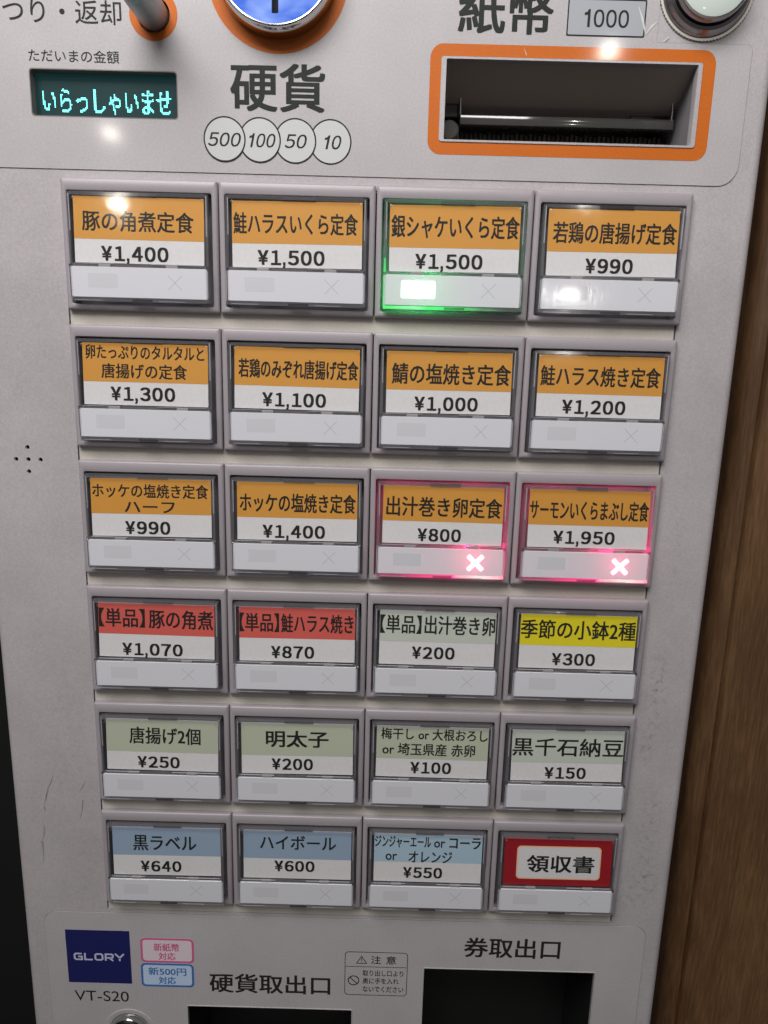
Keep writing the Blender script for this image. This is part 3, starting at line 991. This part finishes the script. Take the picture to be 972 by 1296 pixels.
OR, RD, GR, PG, YE, BL, SK = 'orange_band', 'red_band', 'green_band', 'pale_band', 'yellow_band', 'blue_band', 'sky_band'
BTN = {
    (0, 0): (OR, [('豚の角煮定食', -17.8, 17.6, -13.0, 6.3)], ('¥1,400', -12.1, 9.5, -22.8), 'orange'),
    (0, 1): (OR, [('鮭ハラスいくら定食', -20.0, 19.4, -12.4, 6.6)], ('¥1,500', -12.5, 9.0, -22.7), 'orange'),
    (0, 2): (OR, [('銀シャケいくら定食', -19.9, 20.6, -12.1, 7.0)], ('¥1,500', -12.2, 9.4, -22.6), 'orange'),
    (0, 3): (OR, [('若鶏の唐揚げ定食', -18.8, 20.3, -12.7, 6.6)], ('¥990', -8.1, 7.2, -22.7), 'orange'),
    (1, 0): (OR, [('卵たっぷりのタルタルと', -19.4, 19.6, -8.6, 4.7), ('唐揚げの定食', -14.4, 13.9, -14.6, 4.9)], ('¥1,300', -11.6, 9.9, -22.0), 'orange'),
    (1, 1): (OR, [('若鶏のみぞれ唐揚げ定食', -19.1, 20.4, -12.6, 6.3)], ('¥1,100', -11.3, 10.0, -22.6), 'orange'),
    (1, 2): (OR, [('鯖の塩焼き定食', -18.7, 20.5, -12.9, 6.9)], ('¥1,000', -11.1, 10.1, -22.6), 'orange'),
    (1, 3): (OR, [('鮭ハラス焼き定食', -19.6, 19.9, -12.4, 6.7)], ('¥1,200', -12.0, 9.2, -22.4), 'orange'),
    (2, 0): (OR, [('ホッケの塩焼き定食', -19.9, 19.9, -9.9, 4.9), ('ハーフ', -9.0, 8.3, -15.55, 3.8)], ('¥990', -9.1, 6.6, -22.7), 'orange'),
    (2, 1): (OR, [('ホッケの塩焼き定食', -19.5, 20.3, -12.7, 6.7)], ('¥1,400', -11.8, 9.9, -22.7), 'orange'),
    (2, 2): (OR, [('出汁巻き卵定食', -19.3, 20.4, -12.8, 7.0)], ('¥800', -8.4, 6.8, -22.6), 'orange'),
    (2, 3): (OR, [('サーモンいくらまぶし定食', -20.2, 20.6, -12.6, 6.9)], ('¥1,950', -11.7, 9.7, -22.1), 'orange'),
    (3, 0): (RD, [('【単品】', -20.3, -3.9, -11.2, 7.0), ('豚の角煮', -2.5, 20.4, -11.3, 7.1)], ('¥1,070', -12.3, 9.5, -22.7), 'red'),
    (3, 1): (RD, [('【単品】', -20.3, -6.2, -11.4, 7.0), ('鮭ハラス焼き', -5.5, 20.3, -11.5, 7.0)], ('¥870', -9.2, 6.4, -22.3), 'red'),
    (3, 2): (PG, [('【単品】', -20.3, -5.6, -10.8, 6.9), ('出汁巻き卵', -4.5, 20.6, -10.8, 7.0)], ('¥200', -8.8, 6.7, -21.2), 'pale green'),
    (3, 3): (YE, [('季節の小鉢2種', -20.3, 20.6, -11.2, 7.1)], ('¥300', -8.7, 7.0, -22.2), 'yellow'),
    (4, 0): (GR, [('唐揚げ2個', -11.9, 14.4, -12.0, 6.7)], ('¥250', -9.2, 6.6, -22.5), 'sage green'),
    (4, 1): (GR, [('明太子', -11.4, 11.8, -11.9, 6.7)], ('¥200', -9.4, 6.1, -21.9), 'sage green'),
    (4, 2): (GR, [('梅干し or 大根おろし', -18.8, 20.5, -8.7, 4.6), ('or 埼玉県産 赤卵', -18.2, 16.1, -14.7, 4.9)], ('¥100', -7.7, 7.6, -21.9), 'sage green'),
    (4, 3): (PG, [('黒千石納豆', -20.2, 20.7, -12.3, 7.2)], ('¥150', -8.0, 7.5, -22.5), 'pale green'),
    (5, 0): (BL, [('黒ラベル', -12.6, 11.6, -12.2, 6.5)], ('¥640', -10.1, 5.7, -22.0), 'blue'),
    (5, 1): (BL, [('ハイボール', -14.1, 15.0, -10.6, 5.9)], ('¥600', -8.7, 6.9, -20.5), 'blue'),
    (5, 2): (SK, [('ジンジャーエール', -20.2, 1.2, -9.0, 4.9), ('or', 2.4, 6.6, -9.7, 2.7), ('コーラ', 8.2, 20.2, -9.0, 4.7), ('or', -16.0, -11.6, -15.4, 2.7), ('オレンジ', -7.2, 9.5, -15.1, 4.8)], ('¥550', -9.2, 6.0, -21.8), 'light blue'),
    (5, 3): (None, [('領収書', -11.7, 14.2, -16.6, 7.4)], None, 'deep red'),
}
band_bottom = {0: -18.5, 1: -18.2, 2: -17.9, 3: -17.2, 4: -18.5, 5: -17.4}
band_cache = {}
proto = {}
for (r, c), (band, lines, price, cname) in BTN.items():
    loc = OFF + W((c - 1.5) * 50, TOPS[r], 0)
    lit = 'green' if (r, c) == (0, 2) else 'red' if r == 2 and c >= 2 else None
    first = lines[0][0]
    bt = part('menu_button', bezel_me, 'bezel', smooth=(r, c) == (0, 0), loc=loc)
    bt['label'] = '%s button reading %s%s%s' % (cname, ''.join(t for t, *_ in lines), ' at ' + price[0] if price else '',
                                               ', its green lamp lit' if lit == 'green' else ', its pink cross lit' if lit else '')
    j = lambda s: random.uniform(-s, s)
    part('button_well', well_me, 'well', bt)
    cap_front, cap_edge = caps[{(0, 0): 0.045, (0, 3): 0.085}.get((r, c), 0.030)]
    part('cap_front', cap_front, 'clear', bt)
    part('cap_edge', cap_edge, 'clear_edge', bt)
    slip = part('menu_card', card_me if band else card_me.copy(), 'card' if band else 'deep_red', bt)
    part('cap_highlight', highlight_me, 'edge_highlight', bt)
    for tab_me in tab_mes:
        part('cap_tab', tab_me, 'smoky_tab', bt)
    part('status_window', window_me, 'window', bt)
    lp = part('vacancy_lamp', lampG_me if lit == 'green' else lamp_me, 'lit_green' if lit == 'green' else 'unlit', bt)
    part('cross_lamp', xl_me if lit == 'red' else x_me, 'lit_red' if lit == 'red' else 'unlit_x', bt)
    for a in (-10.6, 11.3):
        part('clip', clip_me, 'clip', bt, loc=W(a + j(1.2), 0, 0))
    for a in (-20.2, 20.4):
        part('stud', stud_me, 'clear_edge', bt, loc=W(a, -6.4, cw(-6.4) + 0.95))
    tw = lambda v: cw(v) + 0.07
    skew, du = math.radians(random.uniform(-0.45, 0.45)), random.uniform(-0.15, 0.15)
    if band:
        bb = band_bottom[r]
        if bb not in band_cache:
            band_cache[bb] = {}
        if band not in band_cache[bb]:
            band_cache[bb][band] = slab(-20.42, 20.82, CT + 0.02, bb, cw(CT) + 0.04, cw(bb) + 0.04, 0.03)
        part('colour_band', band_cache[bb][band], band, bt)
    else:
        part('cream_frame', mesh([(p[0], p[1], cw(p[1]) + 0.03) for p in rrect(-15.6, 16.6, -23.1, -9.2, 1.6, 5)], [tuple(range(24))]), 'cream_line', bt)
        part('white_field', mesh([(p[0], p[1], cw(p[1]) + 0.05) for p in rrect(-15.1, 16.1, -22.6, -9.7, 1.3, 5)], [tuple(range(24))]), 'card', bt)
    for (t, a, b, vc, h) in lines:
        part('lettering', text(t, a, b, vc, h, tw, 0.017 if len(t) > 3 else 0.026, 3), 'ink', bt)
    if price:
        part('price_lettering', figures(price[0], price[1], price[2], price[3], 4.5, tw, 0.048), 'ink', bt)
    ctr = W(0, -15.5, 0)
    rot = Matrix.Rotation(skew, 3, 'Y')
    for o in [slip] + [x for x in bt.children if x.name.split('.')[0] in ('colour_band', 'cream_frame', 'white_field', 'lettering', 'price_lettering')]:
        o.rotation_euler = (0, skew, 0)
        o.location = ctr - rot @ ctr + W(du, 0, 0)
    if lit:
        col = (0.05, 1.0, 0.22) if lit == 'green' else (1.0, 0.03, 0.17)
        uu = -11 if lit == 'green' else 12.0
        part('rim_glow', guide_me[lit], 'guide_' + lit, bt)
        for (pu, pv, pw, e) in (((uu - 1, -30.0, -4.0, 0.0085), (-12, -13.0, -4.5, 0.0026), (12, -13.0, -4.5, 0.0026), (uu, -31.8, 0.9, 0.0018)) if lit == 'red' else
                               ((-9, -30.0, -4.0, 0.0050), (0, -13.0, -4.5, 0.0008), (uu, -31.5, 1.2, 0.0008))):
            ld = bpy.data.lights.new('button_led', 'POINT')
            ld.energy = e
            ld.color = col
            ld.shadow_soft_size = 0.0004
            lo = bpy.data.objects.new('button_led', ld)
            COL.objects.link(lo)
            lo.parent = bt
            lo.location = W(pu, pv, pw)
